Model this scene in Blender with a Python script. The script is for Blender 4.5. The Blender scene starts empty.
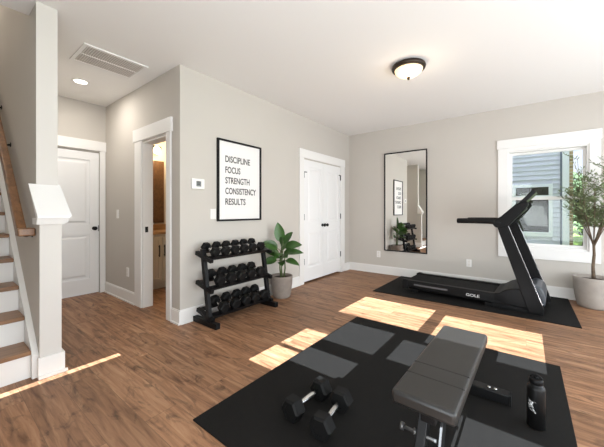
import bpy, bmesh, math, random
from mathutils import Vector, Matrix
R = math.radians
S = bpy.context.scene
C = S.collection
random.seed(7)

# ------------------------------------------------------------------ camera
F_PX = 290.6
CAM_H = 1.195
cd = bpy.data.cameras.new('camera'); cam = bpy.data.objects.new('camera', cd); C.objects.link(cam)
cam.location = (0, 0, CAM_H); cam.rotation_euler = (R(90), 0, R(37.65))
cd.sensor_width = 36; cd.lens = 36 * F_PX / 604; cd.shift_y = -12.5 / 604; cd.clip_start = 0.02; cd.clip_end = 500
S.camera = cam

# ------------------------------------------------------------------ sky
W = bpy.data.worlds.new('world'); S.world = W; W.use_nodes = True
nt = W.node_tree; nt.nodes.clear()
o_ = nt.nodes.new('ShaderNodeOutputWorld'); bg = nt.nodes.new('ShaderNodeBackground')
tc = nt.nodes.new('ShaderNodeTexCoord'); sx = nt.nodes.new('ShaderNodeSeparateXYZ')
rp = nt.nodes.new('ShaderNodeValToRGB'); ns = nt.nodes.new('ShaderNodeTexNoise'); cr = nt.nodes.new('ShaderNodeValToRGB')
mx = nt.nodes.new('ShaderNodeMix'); mx.data_type = 'RGBA'
nt.links.new(tc.outputs['Generated'], sx.inputs[0]); nt.links.new(sx.outputs['Z'], rp.inputs[0])
rp.color_ramp.elements[0].position = 0.0; rp.color_ramp.elements[0].color = (.86, .91, .96, 1)
rp.color_ramp.elements[1].position = 0.35; rp.color_ramp.elements[1].color = (.60, .75, .95, 1)
ns.inputs['Scale'].default_value = 3.0; ns.inputs['Detail'].default_value = 5
nt.links.new(tc.outputs['Generated'], ns.inputs['Vector']); nt.links.new(ns.outputs[0], cr.inputs[0])
cr.color_ramp.elements[0].position = .5; cr.color_ramp.elements[1].position = .72
nt.links.new(cr.outputs[0], mx.inputs[0]); nt.links.new(rp.outputs[0], mx.inputs[6]); mx.inputs[7].default_value = (1, 1, 1, 1)
nt.links.new(mx.outputs[2], bg.inputs[0]); bg.inputs[1].default_value = 1.22
nt.links.new(bg.outputs[0], o_.inputs[0])

# ------------------------------------------------------------------ sun and added fill
TAN_E = 0.4835
def light(name, kind, energy, loc, rot, color=(1, 1, 1), **kw):
    d = bpy.data.lights.new(name, kind); d.energy = energy; d.color = color
    for k, v in kw.items(): setattr(d, k, v)
    o = bpy.data.objects.new(name, d); C.objects.link(o); o.location = loc; o.rotation_euler = rot
    return o
sun = light('sun', 'SUN', 43.0, (0, -6, 5), (0, 0, 0), (.87, .94, 1), angle=R(.12))
sun.rotation_euler = Vector((0, 1, -TAN_E)).to_track_quat('-Z', 'Y').to_euler()
# added area lights just inside the unseen walls, brightening the room evenly
light('fill_side', 'AREA', 182, (2.5, 2.2, 1.15), (0, R(90 + 11), 0), (.88, .95, 1.0), shape='RECTANGLE', size=2.2, size_y=5.2)
light('fill_front', 'AREA', 122, (.9, -.68, 1.2), (R(90 + 13), 0, 0), (.88, .95, 1.0), shape='RECTANGLE', size=3.2, size_y=1.8)
S.view_settings.view_transform = 'Standard'; S.view_settings.look = 'None'
S.view_settings.exposure = 0.05; S.view_settings.gamma = 1; S.view_settings.use_curve_mapping = False

# ------------------------------------------------------------------ materials
def lin(c):
    return tuple(((x / 255) / 12.92 if x / 255 <= .04045 else ((x / 255 + .055) / 1.055) ** 2.4) for x in c) + (1,)
def mat(name, rgb, rough=.6, metal=0, var=.0, scale=8, bump=0, bscale=60, emit=None, estr=0, coat=0, spec=.5):
    m = bpy.data.materials.new(name); m.use_nodes = True; t = m.node_tree; b = t.nodes['Principled BSDF']
    c = lin(rgb); b.inputs['Base Color'].default_value = c
    b.inputs['Roughness'].default_value = rough; b.inputs['Metallic'].default_value = metal
    b.inputs['Coat Weight'].default_value = coat; b.inputs['Specular IOR Level'].default_value = spec
    g = t.nodes.new('ShaderNodeTexCoord')
    if var:
        n = t.nodes.new('ShaderNodeTexNoise'); n.inputs['Scale'].default_value = scale; n.inputs['Detail'].default_value = 4
        r = t.nodes.new('ShaderNodeValToRGB')
        r.color_ramp.elements[0].position = .3; r.color_ramp.elements[1].position = .7
        r.color_ramp.elements[0].color = tuple(x * (1 - var) for x in c[:3]) + (1,)
        r.color_ramp.elements[1].color = tuple(min(1, x * (1 + var)) for x in c[:3]) + (1,)
        t.links.new(g.outputs['Object'], n.inputs['Vector']); t.links.new(n.outputs[0], r.inputs[0]); t.links.new(r.outputs[0], b.inputs['Base Color'])
    if bump:
        n = t.nodes.new('ShaderNodeTexNoise'); n.inputs['Scale'].default_value = bscale; n.inputs['Detail'].default_value = 3
        q = t.nodes.new('ShaderNodeBump'); q.inputs['Strength'].default_value = bump; q.inputs['Distance'].default_value = .002
        t.links.new(g.outputs['Object'], n.inputs['Vector']); t.links.new(n.outputs[0], q.inputs['Height']); t.links.new(q.outputs[0], b.inputs['Normal'])
    if emit:
        b.inputs['Emission Color'].default_value = lin(emit); b.inputs['Emission Strength'].default_value = estr
    return m
def wood(name, ramp, plank=None, grain=1.0, rough=.45, axis='X', spec=.5):
    m = bpy.data.materials.new(name); m.use_nodes = True; t = m.node_tree; N = t.nodes.new; Lk = t.links.new; b = t.nodes['Principled BSDF']
    g = N('ShaderNodeTexCoord'); mp = N('ShaderNodeMapping'); Lk(g.outputs['Object'], mp.inputs[0])
    if axis == 'Y': mp.inputs['Rotation'].default_value = (0, 0, R(90))
    n = N('ShaderNodeTexNoise'); sc = N('ShaderNodeVectorMath'); sc.operation = 'MULTIPLY'; sc.inputs[1].default_value = (2.0 * grain, 26 * grain, 26 * grain)
    off = None
    if plank:
        br = N('ShaderNodeTexBrick'); br.offset = .37; br.offset_frequency = 2; Lk(mp.outputs[0], br.inputs['Vector'])
        br.inputs['Scale'].default_value = 1; br.inputs['Brick Width'].default_value = plank[0]; br.inputs['Row Height'].default_value = plank[1]
        br.inputs['Mortar Size'].default_value = .0013; br.inputs['Mortar Smooth'].default_value = 1
        br.inputs['Color1'].default_value = (0, 0, 0, 1); br.inputs['Color2'].default_value = (1, 1, 1, 1); br.inputs['Mortar'].default_value = (.5, .5, .5, 1)
        off = N('ShaderNodeVectorMath'); off.operation = 'SCALE'; off.inputs['Scale'].default_value = 13.7
        Lk(br.outputs['Color'], off.inputs[0])
        ad = N('ShaderNodeVectorMath'); ad.operation = 'ADD'; Lk(mp.outputs[0], ad.inputs[0]); Lk(off.outputs[0], ad.inputs[1])
        Lk(ad.outputs[0], sc.inputs[0]); srcv = ad
    else:
        Lk(mp.outputs[0], sc.inputs[0]); srcv = mp
    Lk(sc.outputs[0], n.inputs['Vector']); n.inputs['Scale'].default_value = 1; n.inputs['Detail'].default_value = 8; n.inputs['Roughness'].default_value = .62; n.inputs['Distortion'].default_value = .8
    r = N('ShaderNodeValToRGB'); e = r.color_ramp.elements
    e[0].position = .28; e[0].color = lin(ramp[0]); e[1].position = .75; e[1].color = lin(ramp[2])
    k = e.new(.5); k.color = lin(ramp[1]); Lk(n.outputs[0], r.inputs[0])
    out = r.outputs[0]
    if plank:
        # knots and dark blotches
        kn = N('ShaderNodeTexNoise'); s2 = N('ShaderNodeVectorMath'); s2.operation = 'MULTIPLY'; s2.inputs[1].default_value = (3.6, 11, 1)
        Lk(srcv.outputs[0], s2.inputs[0]); Lk(s2.outputs[0], kn.inputs['Vector']); kn.inputs['Scale'].default_value = 1; kn.inputs['Detail'].default_value = 7; kn.inputs['Roughness'].default_value = .68; kn.inputs['Distortion'].default_value = 1.2
        kr = N('ShaderNodeValToRGB'); kr.color_ramp.elements[0].position = .53; kr.color_ramp.elements[0].color = (0, 0, 0, 1); kr.color_ramp.elements[1].position = .66; kr.color_ramp.elements[1].color = (.62, .62, .62, 1)
        Lk(kn.outputs[0], kr.inputs[0])
        m1 = N('ShaderNodeMix'); m1.data_type = 'RGBA'; Lk(kr.outputs[0], m1.inputs[0]); Lk(out, m1.inputs[6]); m1.inputs[7].default_value = lin(ramp[3])
        # plank tone
        hv = N('ShaderNodeHueSaturation'); mr = N('ShaderNodeMapRange'); Lk(br.outputs['Color'], mr.inputs[0]); mr.inputs[3].default_value = .82; mr.inputs[4].default_value = 1.14
        Lk(mr.outputs[0], hv.inputs['Value']); Lk(m1.outputs[2], hv.inputs['Color'])
        m2 = N('ShaderNodeMix'); m2.data_type = 'RGBA'; Lk(br.outputs['Fac'], m2.inputs[0]); Lk(hv.outputs[0], m2.inputs[6]); m2.inputs[7].default_value = lin(ramp[3])
        out = m2.outputs[2]
        q = N('ShaderNodeBump'); q.inputs['Strength'].default_value = .25; q.inputs['Distance'].default_value = .002; iv = N('ShaderNodeMath'); iv.operation = 'SUBTRACT'
        Lk(n.outputs[0], iv.inputs[0]); Lk(br.outputs['Fac'], iv.inputs[1]); Lk(iv.outputs[0], q.inputs['Height']); Lk(q.outputs[0], b.inputs['Normal'])
    Lk(out, b.inputs['Base Color']); b.inputs['Roughness'].default_value = rough; b.inputs['Specular IOR Level'].default_value = spec
    return m
M = {}
M['wall'] = mat('greige_paint', (194, 188, 180), .85, var=.012, scale=2, bump=.05, bscale=250)
M['ceiling'] = mat('ceiling_paint', (236, 234, 231), .9, bump=.05, bscale=200)
M['trim'] = mat('white_trim_paint', (232, 230, 227), .42)
M['door'] = mat('white_door_paint', (234, 233, 232), .4)
M['floor'] = wood('plank_floor', ((98, 68, 47), (146, 107, 79), (178, 140, 108), (54, 37, 27)), (1.25, .19), rough=.5, spec=.3)
M['tread'] = wood('oak_tread', ((104, 74, 48), (138, 101, 70), (162, 122, 88)), None, rough=.4, axis='Y')
M['rail'] = wood('oak_rail', ((92, 62, 38), (124, 86, 54), (146, 104, 68)), None, rough=.35)
M['counter'] = wood('maple_counter', ((150, 112, 74), (176, 136, 92), (196, 158, 112)), None, rough=.4, axis='Y')
M['panel_wood'] = wood('brown_panel', ((70, 46, 24), (92, 62, 34), (108, 76, 44)), None, rough=.5)
M['black'] = mat('black_metal', (17, 17, 18), .42, metal=.1, spec=.25)
M['blackplastic'] = mat('black_plastic', (10, 10, 11), .5, spec=.18, bump=.1, bscale=300)
M['rubber'] = mat('black_rubber', (15, 15, 15), .6, spec=.2, bump=.3, bscale=400)
M['mat'] = mat('rubber_mat', (22, 21, 20), .8, var=.1, scale=30, bump=.5, bscale=500, spec=.15)
M['belt'] = mat('treadmill_belt', (17, 17, 17), .8, spec=.2, bump=.6, bscale=700)
M['leather'] = mat('bench_vinyl', (34, 33, 32), .4, bump=.25, bscale=180, var=.06)
M['chrome'] = mat('chrome', (200, 200, 200), .25, metal=1)
M['steel'] = mat('dark_steel', (90, 90, 92), .35, metal=.8)
M['hood'] = mat('hood_grey', (62, 66, 72), .35); M['pinsteel'] = mat('pin_steel', (96, 96, 96), .4, metal=.6)
M['whiteprint'] = mat('white_print', (225, 225, 225), .6)
M['paper'] = mat('poster_paper', (232, 229, 226), .7)
M['ink'] = mat('poster_ink', (42, 42, 42), .7)
M['plastic'] = mat('white_plastic', (232, 230, 226), .4)
M['screen'] = mat('lcd_grey', (120, 124, 124), .3)
M['slot'] = mat('slot_dark', (110, 106, 100), .7)
M['bronze'] = mat('bronze', (52, 42, 34), .4, metal=.6)
M['lampglass'] = mat('lamp_glass', (250, 235, 210), .4, emit=(255, 218, 165), estr=1.0)
M['can'] = mat('led_disc', (255, 255, 255), .5, emit=(255, 244, 225), estr=6)
M['bulb'] = mat('warm_bulb', (255, 255, 255), .5, emit=(255, 220, 165), estr=8)
M['grille'] = mat('vent_grille', (222, 216, 210), .6)
M['ventdark'] = mat('vent_inside', (165, 158, 152), .9)
M['pot'] = mat('concrete_pot', (132, 121, 112), .75, var=.10, scale=14, bump=.4, bscale=90)
M['pot2'] = mat('pale_concrete_pot', (160, 152, 144), .75, var=.08, scale=10, bump=.4, bscale=80)
M['soil'] = mat('soil', (52, 38, 28), .95, var=.3, scale=60, bump=1, bscale=80)
M['leaf'] = mat('rubber_plant_leaf', (60, 94, 42), .32, var=.25, scale=6)
M['stem'] = mat('plant_stem', (84, 98, 56), .6)
M['olive'] = mat('olive_leaf', (104, 118, 78), .5, var=.3, scale=9)
M['bark'] = mat('olive_bark', (98, 82, 66), .85, var=.25, scale=30, bump=.6, bscale=60)
M['siding'] = mat('blue_grey_siding', (216, 216, 226), .6, var=.03, scale=5)
M['sidingtrim'] = mat('siding_channel', (104, 112, 126), .6)
M['extwhite'] = mat('exterior_white', (236, 238, 240), .5)
M['grass'] = mat('lawn', (128, 156, 70), .9, var=.3, scale=3, bump=1, bscale=20)
M['tree'] = mat('tree_leaf', (66, 84, 56), .7, var=.45, scale=2)
M['cream'] = mat('cream_cabinet', (210, 196, 172), .5)
M['bathwall'] = mat('bath_wall', (206, 192, 170), .85)
M['dark'] = mat('dark_gap', (20, 19, 18), .8)
M['darkroom'] = mat('room_beyond', (92, 96, 84), .9)
M['bottle'] = mat('bottle_black', (10, 10, 10), .42, spec=.25, bump=.05, bscale=300)
def mirror_mat():
    m = bpy.data.materials.new('mirror_silver'); m.use_nodes = True; b = m.node_tree.nodes['Principled BSDF']
    b.inputs['Base Color'].default_value = (.93, .93, .92, 1); b.inputs['Metallic'].default_value = 1; b.inputs['Roughness'].default_value = .005
    return m
M['mirror'] = mirror_mat()
def glass_mat(name, refl=.5, tint=(1, 1, 1, 1)):
    m = bpy.data.materials.new(name); m.use_nodes = True; t = m.node_tree; t.nodes.clear()
    o = t.nodes.new('ShaderNodeOutputMaterial'); a = t.nodes.new('ShaderNodeBsdfTransparent'); g = t.nodes.new('ShaderNodeBsdfGlossy')
    f = t.nodes.new('ShaderNodeFresnel'); x = t.nodes.new('ShaderNodeMixShader'); k = t.nodes.new('ShaderNodeMath'); k.operation = 'MULTIPLY'; k.inputs[1].default_value = refl
    f.inputs[0].default_value = 1.45; g.inputs['Roughness'].default_value = .01; a.inputs[0].default_value = tint
    t.links.new(f.outputs[0], k.inputs[0]); t.links.new(k.outputs[0], x.inputs[0]); t.links.new(a.outputs[0], x.inputs[1]); t.links.new(g.outputs[0], x.inputs[2]); t.links.new(x.outputs[0], o.inputs[0])
    return m
M['glass'] = glass_mat('window_glass')
M['farglass'] = glass_mat('neighbour_glass', .8, (.85, .88, .82, 1))
def brick_mat():
    m = bpy.data.materials.new('tan_brick'); m.use_nodes = True; t = m.node_tree; b = t.nodes['Principled BSDF']
    g = t.nodes.new('ShaderNodeTexCoord'); mp = t.nodes.new('ShaderNodeMapping'); mp.inputs['Rotation'].default_value = (R(90), 0, 0)
    br = t.nodes.new('ShaderNodeTexBrick'); br.inputs['Scale'].default_value = 1; br.inputs['Brick Width'].default_value = .2; br.inputs['Row Height'].default_value = .075; br.inputs['Mortar Size'].default_value = .01
    br.inputs['Color1'].default_value = lin((186, 160, 120)); br.inputs['Color2'].default_value = lin((122, 104, 84)); br.inputs['Mortar'].default_value = lin((200, 190, 170))
    t.links.new(g.outputs['Object'], mp.inputs[0]); t.links.new(mp.outputs[0], br.inputs['Vector']); t.links.new(br.outputs['Color'], b.inputs['Base Color']); b.inputs['Roughness'].default_value = .9
    return m
M['brick'] = brick_mat()

# ------------------------------------------------------------------ helpers
def box(bm, x0, x1, y0, y1, z0, z1, bev=0, seg=2, mtx=None):
    r = bmesh.ops.create_cube(bm, size=1)
    vs = r['verts']
    for v in vs: v.co = Vector(((x0 + x1) / 2 + v.co.x * (x1 - x0), (y0 + y1) / 2 + v.co.y * (y1 - y0), (z0 + z1) / 2 + v.co.z * (z1 - z0)))
    if bev:
        es = list({e for v in vs for e in v.link_edges})
        q = bmesh.ops.bevel(bm, geom=es, offset=bev, segments=seg, affect='EDGES', profile=.5)
        vs = list({v for f in q['faces'] for v in f.verts} | {v for v in vs if v.is_valid})
    if mtx:
        for v in vs: v.co = mtx @ v.co
    return vs
def prism(bm, pts, axis, a0, a1, bev=0, seg=2):
    """closed 2D outline extruded along axis ('x': pts=(y,z), 'y': pts=(x,z), 'z': pts=(x,y))"""
    def P(p, a): return {'x': (a, p[0], p[1]), 'y': (p[0], a, p[1]), 'z': (p[0], p[1], a)}[axis]
    A = [bm.verts.new(P(p, a0)) for p in pts]; B = [bm.verts.new(P(p, a1)) for p in pts]
    fs = [bm.faces.new(A), bm.faces.new(B[::-1])]
    n = len(pts)
    for i in range(n): fs.append(bm.faces.new((A[i], B[i], B[(i + 1) % n], A[(i + 1) % n])))
    bmesh.ops.recalc_face_normals(bm, faces=fs)
    if bev:
        es = list({e for f in fs for e in f.edges})
        bmesh.ops.bevel(bm, geom=es, offset=bev, segments=seg, affect='EDGES', profile=.5)
def tube(bm, pts, rad, seg=12, caps=True):
    pts = [Vector(p) for p in pts]; n = len(pts); rads = rad if isinstance(rad, (list, tuple)) else [rad] * n
    rings = []; up = None
    for i, p in enumerate(pts):
        d = (pts[min(i + 1, n - 1)] - pts[max(i - 1, 0)]).normalized()
        if up is None: up = Vector((0, 0, 1)) if abs(d.z) < .9 else Vector((1, 0, 0))
        a = d.cross(up).normalized(); b = a.cross(d).normalized(); up = b
        rings.append([bm.verts.new(p + (a * math.cos(2 * math.pi * k / seg) + b * math.sin(2 * math.pi * k / seg)) * rads[i]) for k in range(seg)])
    for i in range(n - 1):
        for k in range(seg):
            f = bm.faces.new((rings[i][k], rings[i][(k + 1) % seg], rings[i + 1][(k + 1) % seg], rings[i + 1][k])); f.smooth = True
    if caps: bm.faces.new(rings[0][::-1]); bm.faces.new(rings[-1])
def lathe(bm, prof, seg=32, c=(0, 0, 0), caps=True, mtx=None):
    rings = []
    for r, z in prof:
        rings.append([bm.verts.new((c[0] + r * math.cos(2 * math.pi * k / seg), c[1] + r * math.sin(2 * math.pi * k / seg), c[2] + z)) for k in range(seg)])
    for i in range(len(prof) - 1):
        for k in range(seg):
            f = bm.faces.new((rings[i][k], rings[i][(k + 1) % seg], rings[i + 1][(k + 1) % seg], rings[i + 1][k])); f.smooth = True
    if caps: bm.faces.new(rings[0][::-1]); bm.faces.new(rings[-1])
    if mtx:
        for rg in rings:
            for v in rg: v.co = mtx @ v.co
def obar(bm, a, b, w, h, up=(0, 0, 1), bev=0):
    """rectangular bar from a to b, w across, h in the up direction"""
    a = Vector(a); b = Vector(b); d = b - a; L = d.length; d.normalize(); up = Vector(up); s = d.cross(up).normalized(); u = s.cross(d)
    m = Matrix.Translation((a + b) / 2) @ Matrix((d, s, u)).transposed().to_4x4()
    box(bm, -L / 2, L / 2, -w / 2, w / 2, -h / 2, h / 2, bev, 2, m)
def obj(name, bm, m, parent=None, smooth=False, recalc=True, world=None):
    if recalc: bmesh.ops.recalc_face_normals(bm, faces=bm.faces)
    me = bpy.data.meshes.new(name); bm.to_mesh(me); bm.free()
    me.materials.append(M[m] if isinstance(m, str) else m)
    if smooth:
        for p in me.polygons: p.use_smooth = True
    o = bpy.data.objects.new(name, me); C.objects.link(o)
    if parent: o.parent = parent
    return o
def B(*boxes, **k):
    bm = bmesh.new()
    for b in boxes: box(bm, *b, **k)
    return bm
def thing(name, label, cat, loc=(0, 0, 0), rz=0, group=None):
    o = bpy.data.objects.new(name, None); C.objects.link(o); o.location = loc; o.rotation_euler = (0, 0, rz); o.empty_display_size = .1
    o['label'] = label; o['category'] = cat
    if group: o['group'] = group
    return o
def tag(o, label, cat, group=None, kind=None):
    o['label'] = label; o['category'] = cat
    if group: o['group'] = group
    if kind: o['kind'] = kind
    return o
def struct(name, bm, m, label=None, cat=None):
    o = obj(name, bm, m); o['kind'] = 'structure'
    if label: o['label'] = label
    if cat: o['category'] = cat
    return o
def sroot(name, label, cat, loc=(0, 0, 0)):
    o = thing(name, label, cat, loc); o['kind'] = 'structure'; return o
def dup(root, label, loc, rot=None, name=None):
    r = root.copy(); C.objects.link(r); r.location = loc; r['label'] = label
    if rot is not None: r.rotation_euler = rot
    for ch in list(root.children):
        c = ch.copy(); C.objects.link(c); c.parent = r
        for g in list(ch.children):
            d = g.copy(); C.objects.link(d); d.parent = c
    return r
def wall(name, axis, a0, a1, u0, u1, z0, z1, holes, m, label, cat='wall'):
    us = sorted({u0, u1} | {h[0] for h in holes} | {h[1] for h in holes}); zs = sorted({z0, z1} | {h[2] for h in holes} | {h[3] for h in holes})
    bm = bmesh.new()
    for i in range(len(us) - 1):
        runs = []
        for k in range(len(zs) - 1):
            uc = (us[i] + us[i + 1]) / 2; zc = (zs[k] + zs[k + 1]) / 2
            if any(h[0] < uc < h[1] and h[2] < zc < h[3] for h in holes): continue
            if runs and abs(runs[-1][1] - zs[k]) < 1e-6: runs[-1][1] = zs[k + 1]
            else: runs.append([zs[k], zs[k + 1]])
        for q in runs:
            if axis == 'x': box(bm, a0, a1, us[i], us[i + 1], q[0], q[1])
            else: box(bm, us[i], us[i + 1], a0, a1, q[0], q[1])
    bmesh.ops.remove_doubles(bm, verts=bm.verts, dist=1e-5)
    # drop the inner faces between neighbouring blocks
    seen = {}
    for f in bm.faces:
        c = f.calc_center_median(); seen.setdefault((round(c.x, 4), round(c.y, 4), round(c.z, 4)), []).append(f)
    dele = [f for fs in seen.values() if len(fs) > 1 for f in fs]
    bmesh.ops.delete(bm, geom=dele, context='FACES')
    return struct(name, bm, m, label, cat)
def text_bm(body, w, h, extr=.0008, bold=.0):
    cu = bpy.data.curves.new('t', 'FONT'); cu.body = body; cu.size = 1; cu.offset = bold; cu.extrude = .01
    o = bpy.data.objects.new('t', cu); C.objects.link(o); bpy.context.view_layer.update()
    me = bpy.data.meshes.new_from_object(o.evaluated_get(bpy.context.evaluated_depsgraph_get()))
    bpy.data.objects.remove(o); bm = bmesh.new(); bm.from_mesh(me); bpy.data.meshes.remove(me)
    xs = [v.co.x for v in bm.verts]; ys = [v.co.y for v in bm.verts]; x0, x1, y0, y1 = min(xs), max(xs), min(ys), max(ys)
    for v in bm.verts: v.co = Vector(((v.co.x - x0) / (x1 - x0) * w, (v.co.y - y0) / (y1 - y0) * h, extr if v.co.z > 0 else 0))
    return bm

# ------------------------------------------------------------------ the setting
LX, BY, JY, HX, H = -2.885, 5.335, 1.637, -4.95, 2.74
FY, RX = -.75, 2.6           # unseen front and right walls
SY0, SY1 = .50, .62          # the partition beside the stairs
PX, KX = -2.862, -2.755      # its upper and lower ends
WELL = -3.115
o = struct('floor', B((-6.6, RX + .12, FY - .12, BY + .12, -.1, 0)), 'floor', 'brown plank floor with darker knots running towards the closet wall', 'floor')
# ceiling, cut for the stairwell
wc = bmesh.new(); box(wc, WELL, RX + .12, FY - .12, BY, H, H + .2); box(wc, -6.6, WELL, SY1, BY + .12, H, H + .2)
struct('ceiling', wc, 'ceiling', 'off-white flat ceiling over the whole room', 'ceiling')
WIN = (-.215, .655, .66, 2.08)
wall('wall_back', 'y', BY, BY + .12, -5.07, RX + .12, 0, H, [WIN], 'wall', 'greige wall holding the tall mirror and the window')
wall('wall_left', 'x', LX - .12, LX, JY, BY, 0, H, [(3.775, 4.97, 0, 2.045)], 'wall', 'greige wall with the poster and white closet doors')
wall('wall_bath', 'y', JY, JY + .12, HX, LX - .12, 0, H, [(-3.749, -3.143, 0, 2.045)], 'wall', 'greige wall with the narrow open bathroom doorway')
wall('wall_hall', 'x', HX - .12, HX, SY1, BY, 0, H, [(.78, 1.56, 0, 2.045)], 'wall', 'short greige wall around the hall door')
pw = bmesh.new()
box(pw, -6.6, PX, SY0, SY1, 0, 5.3); box(pw, PX, KX, SY0, SY1, 0, 1.12)
struct('wall_stair', pw, 'wall', 'partition wall beside the stairs, thicker below the sloped white cap', 'wall')
struct('wall_stair_side', B((-6.6, -3.3, -.75, -.63, 0, 5.3), (-6.72, -6.6, -.75, SY1, 0, 5.3), (-6.6, WELL, -.75, SY0, 5.3, 5.4), (WELL, WELL + .1, -.75, SY0, H + .2, 5.3), (-3.3, WELL + .1, -.75, -.63, H, 5.3)), 'wall')
# unseen front wall, its openings shaped to throw the sun patches
def zs(y): return (y - FY) * TAN_E
FW = [(-1.77, -1.505, zs(1.59), zs(1.93)), (-1.77, -1.505, zs(1.98), zs(2.39)), (-1.495, -1.03, zs(1.79), zs(2.08)), (-1.495, -1.0, zs(2.27), zs(2.80)), (-1.77, -.86, zs(3.0), zs(3.76)),
      (-.73, .12, zs(2.77), zs(3.65)), (-.89, -.45, zs(2.28), zs(2.72)), (-.30, .12, zs(.6), zs(1.93)), (-2.715, -2.655, .10, zs(1.0))]
wall('wall_front', 'y', FY - .01, FY, -3.3, RX + .12, 0, H, FW, 'wall', 'unseen wall opposite the mirror')
wall('wall_right', 'x', RX, RX + .12, FY, BY, 0, H, [(.2, 4.4, .05, 2.3)], 'wall', 'unseen wall opposite the closet')

struct('wall_upper', B((-6.6, RX + .12, BY, BY + .12, H + .2, 5.7), (-6.6, RX + .12, -.75, BY, 5.6, 5.7), (RX, RX + .12, -.75, BY, H + .2, 5.6), (WELL + .2, RX, -.75, -.63, H + .2, 5.6)), 'siding', 'unseen outer wall of the storey above', 'wall')  # unseen storey, built up to keep the sun off the neighbouring siding

def window_panes(name, holes, y, label):
    r = sroot(name, label, 'window')
    f = bmesh.new(); g = bmesh.new()
    for h in holes:
        box(g, h[0], h[1], y - .007, y - .004, h[2], h[3])
    obj('glass', g, 'glass', r)
    x0 = min(h[0] for h in holes); x1 = max(h[1] for h in holes); z0 = min(h[2] for h in holes); z1 = max(h[3] for h in holes)
    fr = B((x0 - .05, x0, y, y + .018, z0 - .05, z1 + .05), (x1, x1 + .05, y, y + .018, z0 - .05, z1 + .05), (x0, x1, y, y + .018, z1, z1 + .05), (x0, x1, y, y + .018, z0 - .05, z0))
    obj('casing', fr, 'trim', r)
window_panes('window_2', FW[0:8], FY, 'unseen front window with panes shaped for the sun patches')  # pane layout invented to shape the sunlight on floor and mat
window_panes('sun_slit', FW[8:9], FY, 'added slit low on the unseen front wall for the sun strip')  # opening invented to let in the thin sun strip by the stairs
r = sroot('added_door', 'wide glazed door added on the unseen right wall for light', 'door')  # added glazing, put there to let light in from the right
obj('frame', B((RX + .02, RX + .1, .2, .28, .05, 2.3), (RX + .02, RX + .1, 4.32, 4.4, .05, 2.3), (RX + .02, RX + .1, .28, 4.32, 2.22, 2.3), (RX + .02, RX + .1, .28, 4.32, .05, .12), (RX + .02, RX + .1, 2.27, 2.35, .12, 2.22)), 'trim', r)
obj('glass', B((RX + .05, RX + .06, .28, 2.27, .12, 2.22), (RX + .05, RX + .06, 2.35, 4.32, .12, 2.22)), 'glass', r)

# baseboards
BH, BT = .15, .016
def baseboard(name, boxes, label):
    bm = bmesh.new()
    for (x0, x1, y0, y1, side) in boxes:
        box(bm, x0, x1, y0, y1, 0, BH - .012)
        # thinner top bead and shoe moulding
        dx0, dx1, dy0, dy1 = x0, x1, y0, y1
        if side == 'x': dx1 -= .006
        if side == 'y': dy0 += .006
        box(bm, dx0, dx1, dy0, dy1, BH - .012, BH)
        if side == 'x': box(bm, x1, x1 + .011, y0, y1, 0, .018)
        if side == 'y': box(bm, x0, x1, y0 - .011, y0, 0, .018)
    struct(name, bm, 'trim', label, 'baseboard')
baseboard('baseboard_left', [(LX, LX + BT, JY, 3.66, 'x'), (LX, LX + BT, 5.118, BY - BT, 'x')], 'white baseboard under the poster and beside the closet')
baseboard('baseboard_back', [(LX, RX, BY - BT, BY, 'y')], 'white baseboard under the mirror and window')
baseboard('baseboard_bath', [(HX, -3.934, JY - BT, JY, 'y'), (-3.035, LX + BT, JY - BT, JY, 'y')], 'white baseboard either side of the bathroom doorway')
baseboard('baseboard_hall', [(HX, HX + BT, .62, .66, 'x'), (HX, HX + BT, 1.62, 1.63, 'x')], 'white baseboard beside the hall door')
# plinth at the end of the partition
pb = bmesh.new()
box(pb, KX, KX + .02, SY0 - .012, SY1 + .02, 0, .145, .002, 1); box(pb, KX - .25, KX, SY1, SY1 + .02, 0, .145)
box(pb, KX + .02, KX + .034, SY0 - .012, SY1 + .034, 0, .02); 
struct('baseboard_post', pb, 'trim', 'white plinth at the foot of the stair partition', 'baseboard')
# post faces are painted white boards
struct('trim_5', B((PX, PX + .006, SY0 - .002, SY1 + .002, 1.12, H), (KX, KX + .006, SY0 - .002, SY1 + .002, .14, 1.10)), mat('post_paint', (208, 203, 197), .6), 'pale painted end of the stair partition', 'trim')
# sloped cap
cp = bmesh.new()
XF = -2.70
def loop4(x0, x1, y0, y1, za, zb): return [cp.verts.new(p) for p in ((x0, y0, za), (x1, y0, zb), (x1, y1, zb), (x0, y1, za))]
def hexa(lo, hi):
    cp.faces.new(lo); cp.faces.new(hi)
    for k in range(4): cp.faces.new((lo[k], lo[(k + 1) % 4], hi[(k + 1) % 4], hi[k]))
hexa([cp.verts.new(p) for p in ((PX + .004, .497, 1.145), (XF, .478, 1.145), (XF, .672, 1.145), (PX + .004, .672, 1.145))],
     [cp.verts.new(p) for p in ((PX + .004, .456, 1.395), (XF, .478, 1.160), (XF, .672, 1.160), (PX + .004, .637, 1.395))])
hexa(loop4(PX + .004, XF - .03, .478, .64, 1.098, 1.098), loop4(PX + .004, XF - .006, .478, .664, 1.144, 1.144))
struct('trim_6', cp, 'trim', 'white sloped cap on the stair partition end', 'trim')

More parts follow.
